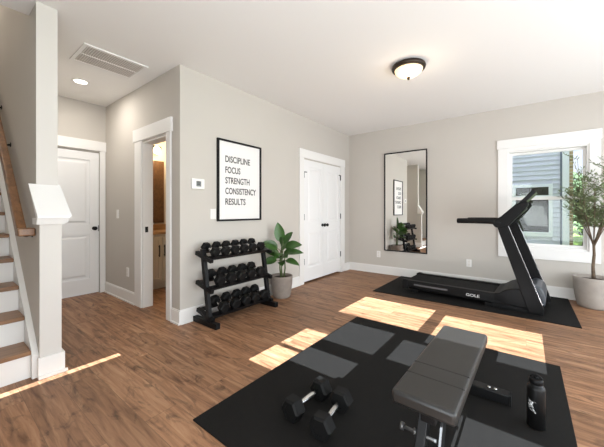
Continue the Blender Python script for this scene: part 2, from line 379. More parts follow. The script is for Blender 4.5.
# casings (header wider than the legs)
def casing_x(name, X, y0, y1, zt, legs, label, into=1):       # on a wall whose face is at x = X, opening y0..y1
    bm = bmesh.new(); a, b = (X, X + .02 * into) if into > 0 else (X - .02, X)
    if 'l' in legs: box(bm, a, b, y0 - .11, y0, 0, zt, .003, 1)
    if 'r' in legs: box(bm, a, b, y1, y1 + legs['r'], 0, zt, .003, 1)
    w1 = legs['r']; box(bm, a, b + .006, y0 - .12, y1 + w1 + .006, zt, zt + .14, .003, 1)
    return struct(name, bm, 'trim', label, 'door casing')
casing_x('trim_1', LX, 3.775, 4.97, 2.065, {'l': .11, 'r': .14}, 'white casing around the closet doors')
casing_x('trim_2', HX, .78, 1.56, 2.065, {'l': .1, 'r': .072}, 'white casing around the hall door')
bm = bmesh.new()
box(bm, -3.930, -3.749, JY - .02, JY, 0, 2.06, .003, 1); box(bm, -3.143, -3.05, JY - .02, JY, 0, 2.06, .003, 1)
box(bm, -3.965, -3.025, JY - .028, JY, 2.06, 2.215, .003, 1)
box(bm, -3.749, -3.735, JY, JY + .12, 0, 2.045); box(bm, -3.157, -3.143, JY, JY + .12, 0, 2.045); box(bm, -3.735, -3.157, JY, JY + .12, 2.03, 2.045)
struct('trim_3', bm, 'trim', 'white casing and jamb around the bathroom doorway', 'door casing')
t = obj('strike_plate', B((-3.735, -3.731, JY + .025, JY + .06, .93, 1.0)), 'black'); tag(t, 'small black latch plate on the bathroom doorway jamb', 'latch')

# panel doors
def leaf_bm_x(X, y0, y1, z0, z1, split=.93, st=.115):       # leaf facing +x, front face at X
    bm = bmesh.new(); T = .012
    box(bm, X - .04, X - T, y0, y1, z0, z1)
    for (a, b, c, d) in ((y0, y0 + st, z0, z1), (y1 - st, y1, z0, z1), (y0 + st, y1 - st, z1 - st, z1), (y0 + st, y1 - st, z0, z0 + .22), (y0 + st, y1 - st, split - .07, split + .07)):
        box(bm, X - T, X, a, b, c, d)
    for (c, d) in ((z0 + .22, split - .07), (split + .07, z1 - st)):
        a, b = y0 + st, y1 - st
        prism_pts = [(a + .03, c + .03), (b - .03, c + .03), (b - .03, d - .03), (a + .03, d - .03)]
        vs = [bm.verts.new((X - T, p[0], p[1])) for p in prism_pts]
        q = [(a + .055, c + .055), (b - .055, c + .055), (b - .055, d - .055), (a + .055, d - .055)]
        ws = [bm.verts.new((X - .002, p[0], p[1])) for p in q]
        bm.faces.new(ws)
        for i in range(4): bm.faces.new((vs[i], vs[(i + 1) % 4], ws[(i + 1) % 4], ws[i]))
    return bm
def knob_bm(c, ax=(1, 0, 0)):
    bm = bmesh.new(); lathe(bm, [(.027, 0), (.027, .006), (.011, .008), (.010, .03), (.022, .036), (.029, .048), (.026, .060), (.012, .066)], 20, mtx=Matrix.Translation(c) @ Vector((0, 0, 1)).rotation_difference(Vector(ax)).to_matrix().to_4x4())
    return bm
d1 = sroot('door_1', 'white two-panel door at the end of the hall', 'door')
obj('panel', leaf_bm_x(HX - .01, .785, 1.553, .012, 2.04), 'door', d1)
obj('door_knob', knob_bm((HX - .01, 1.495, .945)), 'black', d1, recalc=True)
obj('latch', B((HX - .012, HX - .006, 1.547, 1.556, .90, .985)), 'black', d1)
XD = LX + .004
d2 = sroot('door_2', 'left leaf of the white double closet doors', 'closet door'); d3 = sroot('door_3', 'right leaf of the white double closet doors', 'closet door')
obj('panel', leaf_bm_x(XD, 3.785, 4.370, .03, 2.035, st=.105), 'door', d2); obj('panel', leaf_bm_x(XD, 4.376, 4.962, .03, 2.035, st=.105), 'door', d3)
obj('door_knob', knob_bm((XD, 4.325, .945)), 'black', d2); obj('door_knob', knob_bm((XD, 4.425, .945)), 'black', d3)
for z in (.36, 1.095): obj('hinge', B((XD, XD + .012, 3.776, 3.789, z - .05, z + .05)), 'steel', d2)
obj('hinge', B((XD, XD + .012, 3.776, 3.789, 1.74, 1.83), (XD, XD + .008, 3.776, 3.86, 1.83, 1.845)), 'steel', d2)
for z in (.36, 1.095): obj('hinge', B((XD, XD + .012, 4.958, 4.971, z - .05, z + .05)), 'black', d3)
obj('hinge', B((XD, XD + .012, 4.95, 4.971, 1.79, 1.88), (XD, XD + .008, 4.90, 5.0, 1.88, 1.895)), 'black', d3)
struct('trim_4', B((LX - .12, LX, 3.775, 3.784, 0, 2.045), (LX - .12, LX, 4.963, 4.97, 0, 2.045), (LX - .12, LX, 3.784, 4.963, 2.037, 2.045)), 'trim', 'white closet door jamb', 'door casing')

# window on the back wall
w = sroot('window_1', 'white-cased sash window behind the treadmill and olive tree', 'window')
x0, x1, z0, z1 = WIN
y = BY
obj('casing', B((-.34, x0, y - .02, y, .66, 2.13), (x1, .765, y - .02, y, .66, 2.13), (-.353, .775, y - .028, y, 2.13, 2.262), (-.34, .765, y - .02, y, .51, .66), bev=.003, seg=1), 'trim', w)
obj('jamb', B((x0, x0 + .02, y, y + .1, z0, z1), (x1 - .02, x1, y, y + .1, z0, z1), (x0 + .02, x1 - .02, y, y + .1, z1 - .02, z1), (x0 + .02, x1 - .02, y, y + .1, z0, z0 + .025), (x0, x1, y - .02, y, 2.08, 2.13)), 'trim', w)
a, b = x0 + .02, x1 - .02
obj('sash', B((a, a + .03, y + .045, y + .07, z0 + .025, 1.40), (b - .03, b, y + .045, y + .07, z0 + .025, 1.40), (a + .03, b - .03, y + .045, y + .07, z0 + .025, z0 + .065), (a + .03, b - .03, y + .045, y + .07, 1.355, 1.40)), 'trim', w)
obj('sash', B((a, a + .03, y + .072, y + .097, 1.36, z1 - .02), (b - .03, b, y + .072, y + .097, 1.36, z1 - .02), (a + .03, b - .03, y + .072, y + .097, z1 - .055, z1 - .02), (a + .03, b - .03, y + .072, y + .097, 1.36, 1.40)), 'trim', w)
obj('glass', B((a + .03, b - .03, y + .056, y + .059, z0 + .065, 1.355)), 'glass', w); obj('glass', B((a + .03, b - .03, y + .083, y + .086, 1.40, z1 - .055)), 'glass', w)

# ------------------------------------------------------------------ stairs
st = thing('staircase', 'white-riser staircase with brown wooden treads at the far left', 'stairs', (0, 0, 0))
for i in range(9):
    nx = -2.797 - .2225 * i; z = .1975 * (i + 1)
    obj('tread', B((nx - .25, nx, -.6, .462, z - .032, z), bev=.006), 'tread', st)
    obj('riser', B((nx - .04, nx - .02, -.6, .462, z - .1975, z - .033)), 'trim', st)
nx = -2.805
sk = bmesh.new()
sl = .1975 / .2225
prism(sk, [(-2.775, 0), (-2.775, .165), (-2.835, .22), (-5.0, .22 + (5.0 - 2.835) * sl + .02), (-5.0, 1.5), (-3.1, 0)], 'y', .463, .499)
obj('skirt_board', sk, 'trim', st)
hr = thing('handrail', 'brown oak handrail fixed to the grey wall above the stairs', 'handrail', (0, 0, 0))
bm = bmesh.new()
A = Vector((-2.935, .43, 1.045)); dd = Vector((-1, 0, .875)).normalized()
E_ = A + dd * 2.2
obar(bm, A, E_, .055, .065, bev=.008)
box(bm, -2.975, -2.865, .402, .498, 1.012, 1.07, .008)
obj('rail', bm, 'rail', hr)
for s in (.05, 1.28, 2.0):
    p = A + dd * s
    bm = bmesh.new(); tube(bm, [(p.x, .499, p.z - .06), (p.x, .46, p.z - .07), (p.x, .435, p.z - .06), (p.x, .43, p.z - .03)], .009, 8)
    lathe(bm, [(.022, 0), (.022, .006)], 12, mtx=Matrix.Translation((p.x, .499, p.z - .06)) @ Matrix.Rotation(R(90), 4, 'X'))
    obj('bracket', bm, 'black', hr)

# ------------------------------------------------------------------ bathroom
BX, BYF = HX, 1.757
wall('wall_bath_side', 'y', 3.0, 3.1, HX, LX - .12, 0, H, [], 'bathwall', 'warm end wall of the bathroom')
struct('wall_bath_back', B((HX, HX + .01, BYF, 3.0, 0, H)), 'bathwall', 'warm wall behind the bathroom vanity', 'wall')
v = thing('bathroom_vanity', 'cream vanity cabinet seen through the bathroom doorway', 'cabinet', (0, 0, 0))
VX = -4.44
obj('body', B((HX + .012, VX, 1.80, 2.64, .1, .84), (HX + .012, VX - .06, 1.80, 2.64, 0, .1)), 'cream', v)
for (a, b, hy) in ((1.81, 2.213, 2.165), (2.221, 2.63, 2.245)):
    bm = B((VX, VX + .018, a, b, .13, .80)); 
    for q in ((a, a + .05, .13, .80), (b - .05, b, .13, .80), (a + .05, b - .05, .13, .18), (a + .05, b - .05, .75, .80)): box(bm, VX + .018, VX + .026, q[0], q[1], q[2], q[3])
    dr = obj('door', bm, 'cream', v)
    bm = B((VX + .045, VX + .055, hy - .006, hy + .006, .50, .68), (VX + .026, VX + .045, hy - .005, hy + .005, .52, .53), (VX + .026, VX + .045, hy - .005, hy + .005, .65, .66))
    obj('handle', bm, 'black', dr)
obj('countertop', B((HX + .012, VX + .03, 1.79, 2.66, .84, .875), (HX + .012, HX + .03, 1.79, 2.66, .875, .97)), 'counter', v)
mc = thing('wall_panel', 'tall brown panel hanging above the bathroom vanity', 'cabinet', (0, 0, 0))  # plain brown panel in place of a framed mirror and its reflection
obj('body', B((HX + .012, HX + .09, 1.9, 2.47, 1.0, 2.03)), 'panel_wood', mc); obj('door', B((HX + .092, HX + .104, 1.915, 2.455, 1.015, 2.015), bev=.003), 'panel_wood', mc)
sc = thing('vanity_light', 'small glowing wall light above the brown bathroom panel', 'wall light', (0, 0, 0))
obj('bracket', B((HX + .012, HX + .03, 2.22, 2.46, 2.24, 2.29), (HX + .03, HX + .08, 2.33, 2.35, 2.255, 2.275)), 'steel', sc)
bm = bmesh.new(); lathe(bm, [(.02, .05), (.045, .02), (.05, -.03), (.045, -.06), (.02, -.075)], 16, (HX + .11, 2.34, 2.215)); obj('lamp_shade', bm, 'bulb', sc)
light('vanity_bulb', 'POINT', 20, (HX + .35, 2.34, 2.2), (0, 0, 0), (1, .78, .52), shadow_soft_size=.06)

# ------------------------------------------------------------------ electrical plates, thermostat
def plate(name, label, cat, c, axis, kind):
    r = thing(name, label, cat, c); 
    if axis == 'y': r.rotation_euler = (0, 0, R(-90))
    obj('cover', B((0, .006, -.037, .037, -.06, .06), bev=.002, seg=1), 'plastic', r)
    if kind == 'outlet': obj('socket', B((.006, .009, -.017, .017, -.042, -.006), (.006, .009, -.017, .017, .006, .042)), 'grille', r)
    else: obj('rocker', B((.006, .010, -.016, .016, -.034, .034)), 'plastic', r)
    return r
plate('light_switch', 'white light switch just left of the framed poster', 'switch', (LX + .0005, 2.044, 1.16), 'x', 's')
plate('light_switch', 'white light switch on the wall beside the hall door', 'switch', (-4.495, JY - .0005, 1.153), 'y', 's')
plate('wall_outlet', 'white outlet low on the wall between hall door and bathroom', 'outlet', (-4.169, JY - .0005, .388), 'y', 'outlet')
plate('wall_outlet', 'white outlet below the left edge of the tall mirror', 'outlet', (-2.25, BY - .0005, .366), 'y', 'outlet')
plate('wall_outlet', 'white outlet above the treadmill belt', 'outlet', (-.728, BY - .0005, .36), 'y', 'outlet')
th = thing('thermostat', 'white square thermostat on the wall near the room corner', 'thermostat', (LX + .0005, 1.842, 1.495))
obj('body', B((0, .022, -.078, .078, -.057, .057), bev=.006), 'plastic', th); obj('display', B((.0225, .024, -.028, .032, -.03, .03)), 'screen', th)
bm = bmesh.new()
for z in (-.012, .004, .018): box(bm, .0245, .0252, -.018, .02, z, z + .007)
obj('digits', bm, 'ink', th)

# ------------------------------------------------------------------ ceiling fixtures
cl = thing('ceiling_lamp', 'flush ceiling lamp with dark bronze rim and glowing dome', 'ceiling lamp', (-.985, 3.12, H))
bm = bmesh.new(); lathe(bm, [(.13, -.0005), (.165, -.012), (.172, -.03), (.165, -.05), (.14, -.055), (.135, -.04)], 40); obj('rim', bm, 'bronze', cl)
bm = bmesh.new(); lathe(bm, [(.142, -.048), (.135, -.075), (.11, -.10), (.07, -.122), (.02, -.132)], 40); obj('glass_dome', bm, 'lampglass', cl)
bm = bmesh.new(); lathe(bm, [(.012, -.131), (.018, -.138), (.012, -.147), (.014, -.153), (.004, -.162)], 16); obj('finial', bm, 'bronze', cl)
light('ceiling_lamp_bulb', 'POINT', 3, (-.985, 3.12, H - .25), (0, 0, 0), (1, .84, .62), shadow_soft_size=.12)
rl = thing('recessed_light', 'round white recessed light glowing in the hall ceiling', 'recessed light', (-4.2, 1.13, H))
bm = bmesh.new(); lathe(bm, [(.067, -.0005), (.088, -.0005), (.085, -.006), (.065, -.008), (.065, -.0005)], 32, caps=False); obj('trim_ring', bm, 'trim', rl)
bm = bmesh.new(); lathe(bm, [(.064, -.004), (.064, -.007)], 32); obj('lens', bm, 'can', rl)
light('stairwell_fill', 'POINT', 60, (-4.6, -.1, 4.8), (0, 0, 0), (1, .95, .88), shadow_soft_size=.2)  # added light without a lamp, lifts the dark stairwell
light('recessed_bulb', 'AREA', 11, (-4.2, 1.13, H - .012), (0, 0, 0), (1, .95, .88), shape='DISK', size=.14)
vt = thing('ceiling_vent', 'long white return-air vent in the ceiling by the stairs', 'vent', (-3.43, 1.175, H))
hx, hy = .225, .285
obj('frame', B((-hx, hx, -hy, -hy + .03, -.012, -.0005), (-hx, hx, hy - .03, hy, -.012, -.0005), (-hx, -hx + .03, -hy + .03, hy - .03, -.012, -.0005), (hx - .03, hx, -hy + .03, hy - .03, -.012, -.0005), (-.006, .006, -hy + .03, hy - .03, -.012, -.0005)), 'trim', vt)
obj('backing', B((-hx + .031, -.007, -hy + .031, hy - .031, -.003, -.001), (.007, hx - .031, -hy + .031, hy - .031, -.003, -.001)), 'ventdark', vt)
bm = bmesh.new()
n = 26
for s0, s1 in ((-hx + .033, -.008), (.008, hx - .033)):
    for k in range(n):
        yy = -hy + .04 + k * (2 * hy - .08) / (n - 1)
        box(bm, s0, s1, yy - .004, yy + .005, -.011, -.004)
obj('grille', bm, 'grille', vt)

# ------------------------------------------------------------------ poster and mirror
po = thing('framed_poster', 'black-framed white poster with five words in capitals', 'poster', (LX + .0005, 0, 0))
y0, y1, z0, z1 = 2.093, 2.798, 1.073, 2.057
obj('frame', B((0, .028, y0, y0 + .022, z0, z1), (0, .028, y1 - .022, y1, z0, z1), (0, .028, y0 + .022, y1 - .022, z0, z0 + .022), (0, .028, y0 + .022, y1 - .022, z1 - .022, z1)), 'black', po)
sh = obj('print', B((.001, .012, y0 + .0225, y1 - .0225, z0 + .0225, z1 - .0225)), 'paper', po)
for body, w_, zb in (('DISCIPLINE', .394, 1.788), ('FOCUS', .232, 1.656), ('STRENGTH', .386, 1.528), ('CONSISTENCY', .498, 1.400), ('RESULTS', .317, 1.270)):
    bm = text_bm(body, w_, .079, bold=.016); mt = Matrix(((0, 0, 1, .0123), (1, 0, 0, 2.21), (0, 1, 0, zb), (0, 0, 0, 1)))
    for vv in bm.verts: vv.co = mt @ vv.co
    obj('lettering', bm, 'ink', sh, recalc=False)
mi = thing('wall_mirror', 'tall rectangular wall mirror with thin black frame', 'mirror', (0, BY - .0005, 0))
x0, x1, z0, z1 = -2.13, -1.36, .448, 2.278; q = .018
obj('frame', B((x0, x0 + q, -.03, 0, z0, z1), (x1 - q, x1, -.03, 0, z0, z1), (x0 + q, x1 - q, -.03, 0, z0, z0 + q), (x0 + q, x1 - q, -.03, 0, z1 - q, z1)), 'black', mi)
obj('mirror_glass', B((x0 + q + .0005, x1 - q - .0005, -.018, -.001, z0 + q + .0005, z1 - q - .0005)), 'mirror', mi)

# ------------------------------------------------------------------ mats
tag(obj('exercise_mat', B((-1.503, .205, .93, 2.96, 0, .011), bev=.003), 'mat'), 'large black rubber mat under the weight bench and loose dumbbells', 'mat')
tag(obj('treadmill_mat', B((-1.81, .45, 4.07, 5.31, 0, .009), bev=.003), 'mat'), 'black rubber mat under the treadmill', 'mat')

# ------------------------------------------------------------------ dumbbells
def hexhead(bm, c, L, a, ch):                                  # a = half of the flat-to-flat width
    rr = a / math.cos(R(30))
    prof = [(rr - ch, -L / 2), (rr, -L / 2 + ch), (rr, L / 2 - ch), (rr - ch, L / 2)]
    rings = [[bm.verts.new((c + z, r * math.sin(R(60 * k + 30)) , r * math.cos(R(60 * k + 30)))) for k in range(6)] for r, z in prof]
    for i in range(3):
        for k in range(6): bm.faces.new((rings[i][k], rings[i][(k + 1) % 6], rings[i + 1][(k + 1) % 6], rings[i + 1][k]))
    # recessed end discs
    for rg, s in ((rings[0], -1), (rings[3], 1)):
        inn = [bm.verts.new(Vector((v.co.x, v.co.y * .62, v.co.z * .62))) for v in rg]; dep = [bm.verts.new(v.co - Vector((s * .004, 0, 0))) for v in inn]
        for k in range(6): bm.faces.new((rg[k], rg[(k + 1) % 6], inn[(k + 1) % 6], inn[k])); bm.faces.new((inn[k], inn[(k + 1) % 6], dep[(k + 1) % 6], dep[k]))
        bm.faces.new(dep)
def dumbbell(label, cc, L, a, group):
    r = thing('dumbbell', label, 'dumbbell', (0, 0, 0), 0, group)
    for s in (-1, 1):
        bm = bmesh.new(); hexhead(bm, s * cc / 2, L, a, .012); obj('head', bm, 'rubber', r)
    h = cc / 2 - L / 2
    bm = bmesh.new(); lathe(bm, [(.013, -h), (.014, -h * .6), (.0165, -h * .2), (.0165, h * .2), (.014, h * .6), (.013, h)], 16, mtx=Matrix.Rotation(R(90), 4, 'Y'))
    obj('handle', bm, 'chrome', r)
    return r
TH = R(13.5)
rack = thing('dumbbell_rack', 'black three-tier dumbbell rack below the poster', 'rack', (0, 0, 0))
def Pr(c, s, n): return Vector((c[0] + math.cos(TH) * s + math.sin(TH) * n, 0, c[1] - math.sin(TH) * s + math.cos(TH) * n))
levels = [((-2.685, .781), .048, [1.872, 2.005, 2.138, 2.270, 2.400, 2.532]), ((-2.675, .474), .056, [1.925, 2.072, 2.218, 2.364, 2.515]), ((-2.66, .181), .056, [1.962, 2.118, 2.272, 2.412, 2.560])]
YN, YF = 1.80, 2.668
lab = {6: ['nearest the doorway end', 'second from the doorway end', 'third from the doorway end', 'fourth from the doorway end', 'second from the plant end', 'nearest the plant'],
       5: ['nearest the doorway end', 'second from the doorway end', 'in the middle', 'second from the plant end', 'nearest the plant']}
tier = ['top shelf', 'middle shelf', 'bottom shelf']
small = None; big = None
for li, (c, a, ys) in enumerate(levels):
    for nm, s0, s1 in (('back_rail', -.112, -.062), ('front_rail', .055, .105)):
        bm = bmesh.new()
        pA = Pr(c, (s0 + s1) / 2, -(a + .008))
        for (ss0, ss1, n0, n1) in ((s0, s1, -(a + .014), -(a + .002)),) + (((.106, .112, -(a + .030), -(a + .003)),) if nm == 'front_rail' else ((-.119, -.113, -(a + .030), -(a + .003)),)):
            pts = [Pr(c, ss0, n0), Pr(c, ss1, n0), Pr(c, ss1, n1), Pr(c, ss0, n1)]
            prism(bm, [(p.x, p.z) for p in pts], 'y', YN + .02, YF - .02)
        obj(nm, bm, 'black', rack)
    for yy in (YN, YF):
        bm = bmesh.new(); p0 = Pr(c, -.135, -(a + .024)); p1 = Pr(c, .15, -(a + .024)); p0.y = p1.y = yy
        obar(bm, p0, p1, .04, .044, bev=.004); obj('side_bracket', bm, 'black', rack)
    for k, yy in enumerate(ys):
        lb = 'black hex dumbbell on the %s of the rack, %s' % (tier[li], lab[len(ys)][k])
        pos = (c[0], yy, c[1])
        if a < .05:
            if small is None: small = dumbbell(lb, .168, .066, a - .001, 'hex dumbbells on the rack'); small.location = pos; small.rotation_euler = (0, TH, 0); continue
            dup(small, lb, pos)
        else:
            if big is None: big = dumbbell(lb, .168, .074, a - .001, 'hex dumbbells on the rack'); big.location = pos; big.rotation_euler = (0, TH, 0); continue
            dup(big, lb, pos)
for yy in (YN, YF):
    bm = bmesh.new(); prism(bm, [(-2.622, .055), (-2.572, .055), (-2.690, .79), (-2.740, .79)], 'y', yy - .022, yy + .022, .003, 1); obj('upright', bm, 'black', rack)
    bm = bmesh.new(); box(bm, -2.862, -2.455, yy - .028, yy + .028, 0, .058, .006); obj('foot', bm, 'black', rack)
bm = bmesh.new(); box(bm, -2.80, -2.76, YN + .028, YF - .028, .015, .05, .003); obj('cross_bar', bm, 'black', rack)

mt_z = .0115
A1, A2, B1, B2 = Vector((-1.052, 1.283)), Vector((-1.03, 1.532)), Vector((-.848, 1.272)), Vector((-.875, 1.517))
def lay(p, q): 
    d = q - p; return (((p + q) / 2).x, ((p + q) / 2).y, .0115 + .0585), (0, 0, math.atan2(d.y, d.x))
lw = dumbbell('black hex dumbbell lying on the mat, left of the loose pair', .250, .080, .058, 'loose dumbbells on the mat')
lw.location, lw.rotation_euler = lay(A1, A2)
l2, r2 = lay(B1, B2)
dup(lw, 'black hex dumbbell lying on the mat, the one nearer the bench', l2, r2)

# ------------------------------------------------------------------ weight bench
bn = thing('weight_bench', 'black flat weight bench standing on the large rubber mat', 'bench', (-.315, 1.63, mt_z), R(-1.2))
bx0, bx1, by0, by1 = -.126, .122, -.440, .452
bm = bmesh.new()
def pad(x0, x1, y0, y1, z0, z1, bev):
    box(bm, x0, x1, y0, y1, z0, z1, bev, 3)
zt = .438
pad(bx0, bx1, by0, by1, zt - .058, zt, .016)
pd = obj('seat_pad', bm, 'leather', bn, smooth=False)
for p in pd.data.polygons: p.use_smooth = len(p.vertices) != 4 or p.area < .004
bm = bmesh.new()
for yy in (-.14, -.255):
    box(bm, bx0 + .004, bx1 - .004, yy - .0025, yy + .0025, zt - .003, zt + .0012)
obj('seam', bm, mat('seam_dark', (30, 29, 28), .5), pd)
bm = bmesh.new(); box(bm, bx0 + .03, bx1 - .03, by0 + .04, by1 - .04, zt - .072, zt - .059); obj('pad_board', bm, 'black', bn)
bm = bmesh.new(); box(bm, -.03, .03, -.36, .42, zt - .135, zt - .073, .004); obj('main_beam', bm, 'black', bn)
bm = bmesh.new(); obar(bm, (0, .36, zt - .13), (0, .56, .055), .05, .06, bev=.004); obj('rear_leg', bm, 'black', bn)
ft = obj('foot_bar', B((-.225, .225, .53, .60, 0, .062), bev=.005), 'black', bn)
bm = bmesh.new()
for xx in (.115, .15): lathe(bm, [(.010, 0), (.009, .005), (.004, .007)], 10, (xx, .565, .062))
obj('bolt', bm, 'chrome', ft)
obj('end_cap', B((.225, .232, .53, .60, 0, .064)), 'rubber', ft); obj('end_cap', B((-.232, -.225, .53, .60, 0, .064)), 'rubber', ft)
bm = bmesh.new(); obar(bm, (-.028, -.27, zt - .075), (-.028, -.43, .05), .04, .05, bev=.004); obj('front_leg', bm, 'black', bn)
bm = bmesh.new(); obar(bm, (.042, -.25, zt - .075), (.042, -.39, .05), .012, .06, bev=.002); obj('brace', bm, 'black', bn)
bm = bmesh.new(); tube(bm, [(.03, -.345, .235), (-.105, -.345, .235)], .007, 10); lathe(bm, [(.016, 0), (.016, .012)], 14, mtx=Matrix.Translation((-.105, -.345, .235)) @ Matrix.Rotation(R(-90), 4, 'Y'))
lathe(bm, [(.013, 0), (.013, .012)], 14, mtx=Matrix.Translation((-.05, -.345, .235)) @ Matrix.Rotation(R(-90), 4, 'Y'))
obj('adjusting_pin', bm, 'pinsteel', bn)
obj('foot_bar', B((-.225, .225, -.46, -.40, 0, .06), bev=.005), 'black', bn)

# ------------------------------------------------------------------ water bottle
bo = thing('water_bottle', 'black water bottle with white mark standing on the mat', 'bottle', (.043, 2.05, mt_z))
bo.scale = (.87, .87, .95)
bm = bmesh.new(); lathe(bm, [(.043, 0), (.0475, .004), (.0475, .222), (.045, .232), (.038, .240), (.034, .243), (.034, .25)], 36); obj('body', bm, 'bottle', bo)
bm = bmesh.new(); lathe(bm, [(.035, .2505), (.0375, .253), (.0375, .272), (.035, .278), (.030, .280)], 30); lathe(bm, [(.012, .280), (.012, .288), (.009, .291)], 14, (0, 0, 0))
lid = obj('lid', bm, 'blackplastic', bo)
bm = bmesh.new(); tube(bm, [(.03 * math.cos(t_), .006 + 0 * t_, .276 + .018 * math.sin(t_)) for t_ in [R(k) for k in range(0, 181, 20)]], .004, 8); obj('carry_loop', bm, 'blackplastic', lid)
# white brush-like mark wrapped on the side that faces the bench
bm = bmesh.new()
base_ang = math.atan2(-2.045, -.045) - R(8)
def stroke(pts, wd):
    vs = []
    for i, (u, z) in enumerate(pts):
        w0 = wd * (1 - .45 * i / (len(pts) - 1)); ang0 = base_ang + (u - w0 / 2) / .0478; ang1 = base_ang + (u + w0 / 2) / .0478
        vs.append([bm.verts.new((.0479 * math.cos(ang), .0479 * math.sin(ang), z)) for ang in (ang0, ang1)])
    for i in range(len(pts) - 1): bm.faces.new((vs[i][0], vs[i][1], vs[i + 1][1], vs[i + 1][0]))
for pts, wd in (([(-.034, .166), (-.022, .156), (-.012, .150)], .010), ([(-.032, .156), (-.022, .142), (-.02, .132)], .008), ([(-.036, .140), (-.028, .128), (-.018, .124)], .009),
                ([(-.01, .156), (-.016, .138), (-.006, .124)], .008), ([(-.018, .128), (-.006, .112), (.004, .096)], .010), ([(-.032, .120), (-.02, .108), (-.012, .104)], .007), ([(.0, .158), (.006, .156)], .004)):
    stroke(pts, wd)
obj('logo', bm, 'whiteprint', bo, recalc=False)

# ------------------------------------------------------------------ treadmill
tm = thing('treadmill', 'black treadmill on its mat in front of the window', 'treadmill', (-1.462, 4.345, .0095), R(-3.5))
WD = .655
base = bmesh.new(); box(base, .06, 1.5, .05, WD - .05, .035, .095, .005); obj('base_frame', base, 'blackplastic', tm)
for yy in (.0, WD - .075):
    bm = bmesh.new(); prism(bm, [(.03, .075), (1.28, .055), (1.28, .150), (1.20, .172), (.03, .168)], 'y', yy, yy + .075, .008, 2); sr = obj('side_rail', bm, 'blackplastic', tm)
    bm = bmesh.new(); prism(bm, [(0, .03), (.085, .045), (.085, .17), (.03, .178), (0, .165)], 'y', yy - .004, yy + .079, .008, 2); obj('end_cap', bm, 'rubber', tm)
    for xx in (.12, 1.05): obj('foot', B((xx, xx + .09, yy + .01, yy + .06, 0, .04), bev=.004), 'rubber', tm)
    if yy == 0:
        bm = text_bm('GOLE', .15, .034, bold=.006); mt = Matrix(((1, 0, 0, .845), (0, 0, -1, -.0003), (0, 1, 0, .086), (0, 0, 0, 1)))
        for vv in bm.verts: vv.co = mt @ vv.co
        obj('lettering', bm, 'whiteprint', sr, recalc=False)
        obj('side_stripe', B((.17, .62, -.0012, -.0002, .105, .128)), 'steel', sr)
bm = bmesh.new(); box(bm, .02, 1.27, .08, WD - .08, .118, .158, .016, 3); obj('belt', bm, 'belt', tm)
bm = bmesh.new(); prism(bm, [(1.14, .06), (1.14, .172), (1.20, .185), (1.265, .235), (1.33, .262), (1.42, .272), (1.5, .27), (1.56, .26), (1.56, .05)], 'y', .0, WD, .012, 2); hd = obj('motor_hood', bm, 'blackplastic', tm)
bm = bmesh.new(); prism(bm, [(1.49, .08), (1.49, .300), (1.54, .318), (1.60, .295), (1.632, .23), (1.64, .15), (1.63, .08)], 'y', .10, WD - .01, .02, 3); obj('front_cover', bm, 'hood', hd)
bm = bmesh.new(); prism(bm, [(1.12, .012), (1.12, .06), (1.62, .05), (1.62, .0), (1.16, .0)], 'y', .0, .08, .005, 2); obj('floor_skid', bm, 'blackplastic', tm); bm = bmesh.new(); prism(bm, [(1.12, .012), (1.12, .06), (1.62, .05), (1.62, .0), (1.16, .0)], 'y', WD - .08, WD, .005, 2); obj('floor_skid', bm, 'blackplastic', tm)
for yy, off in ((-.012, 0), (WD - .048, .05)):
    bm = bmesh.new(); prism(bm, [(1.485 + off, .02), (1.62 + off, .02), (1.625 + off, .07), (1.285 + off, 1.03), (1.175 + off, 1.03), (1.2 + off, .93)], 'y', yy, yy + .06, .007, 2); up = obj('upright', bm, 'blackplastic', tm)
    bm = bmesh.new(); obar(bm, (1.611 + off, yy + .012, .12), (1.298 + off, yy + .012, 1.0), .006, .004, up=(1, 0, .4)); obj('highlight_edge', bm, 'chrome', up)  # bright strip drawn as the highlight along the upright's edge
# console
cn = None
bm = bmesh.new(); prism(bm, [(1.12, 1.045), (1.15, 1.075), (1.215, 1.115), (1.30, 1.20), (1.365, 1.265), (1.425, 1.300), (1.475, 1.298), (1.488, 1.26), (1.455, 1.20), (1.385, 1.115), (1.30, 1.01), (1.23, .975), (1.16, .985)], 'y', -.015, .065, .014, 3)
prism(bm, [(1.12, 1.045), (1.15, 1.075), (1.215, 1.115), (1.30, 1.20), (1.365, 1.265), (1.425, 1.300), (1.475, 1.298), (1.488, 1.26), (1.455, 1.20), (1.385, 1.115), (1.30, 1.01), (1.23, .975), (1.16, .985)], 'y', WD - .065, WD + .015, .014, 3)
prism(bm, [(1.24, 1.10), (1.34, 1.19), (1.42, 1.25), (1.45, 1.21), (1.37, 1.13), (1.28, 1.05)], 'y', .065, WD - .065, .006, 2)
cn = obj('console', bm, 'blackplastic', tm)
bm = bmesh.new(); obar(bm, (1.37, WD / 2, 1.235), (1.535, WD / 2, 1.425), .40, .045, up=(-1, 0, 1), bev=.008); obj('display_panel', bm, 'black', cn)
for yy in (.02, WD - .02):
    bm = bmesh.new(); tube(bm, [(.735, yy, 1.058), (.742, yy, 1.058), (.80, yy, 1.058), (.93, yy, 1.060), (1.10, yy, 1.060), (1.22, yy, 1.045)], [.026, .033, .034, .034, .035, .036], 14); obj('handrail', bm, 'rubber', tm)
bm = bmesh.new(); box(bm, 1.19, 1.25, .05, WD - .05, 1.0, 1.05, .012); obj('cross_bar', bm, 'blackplastic', tm)

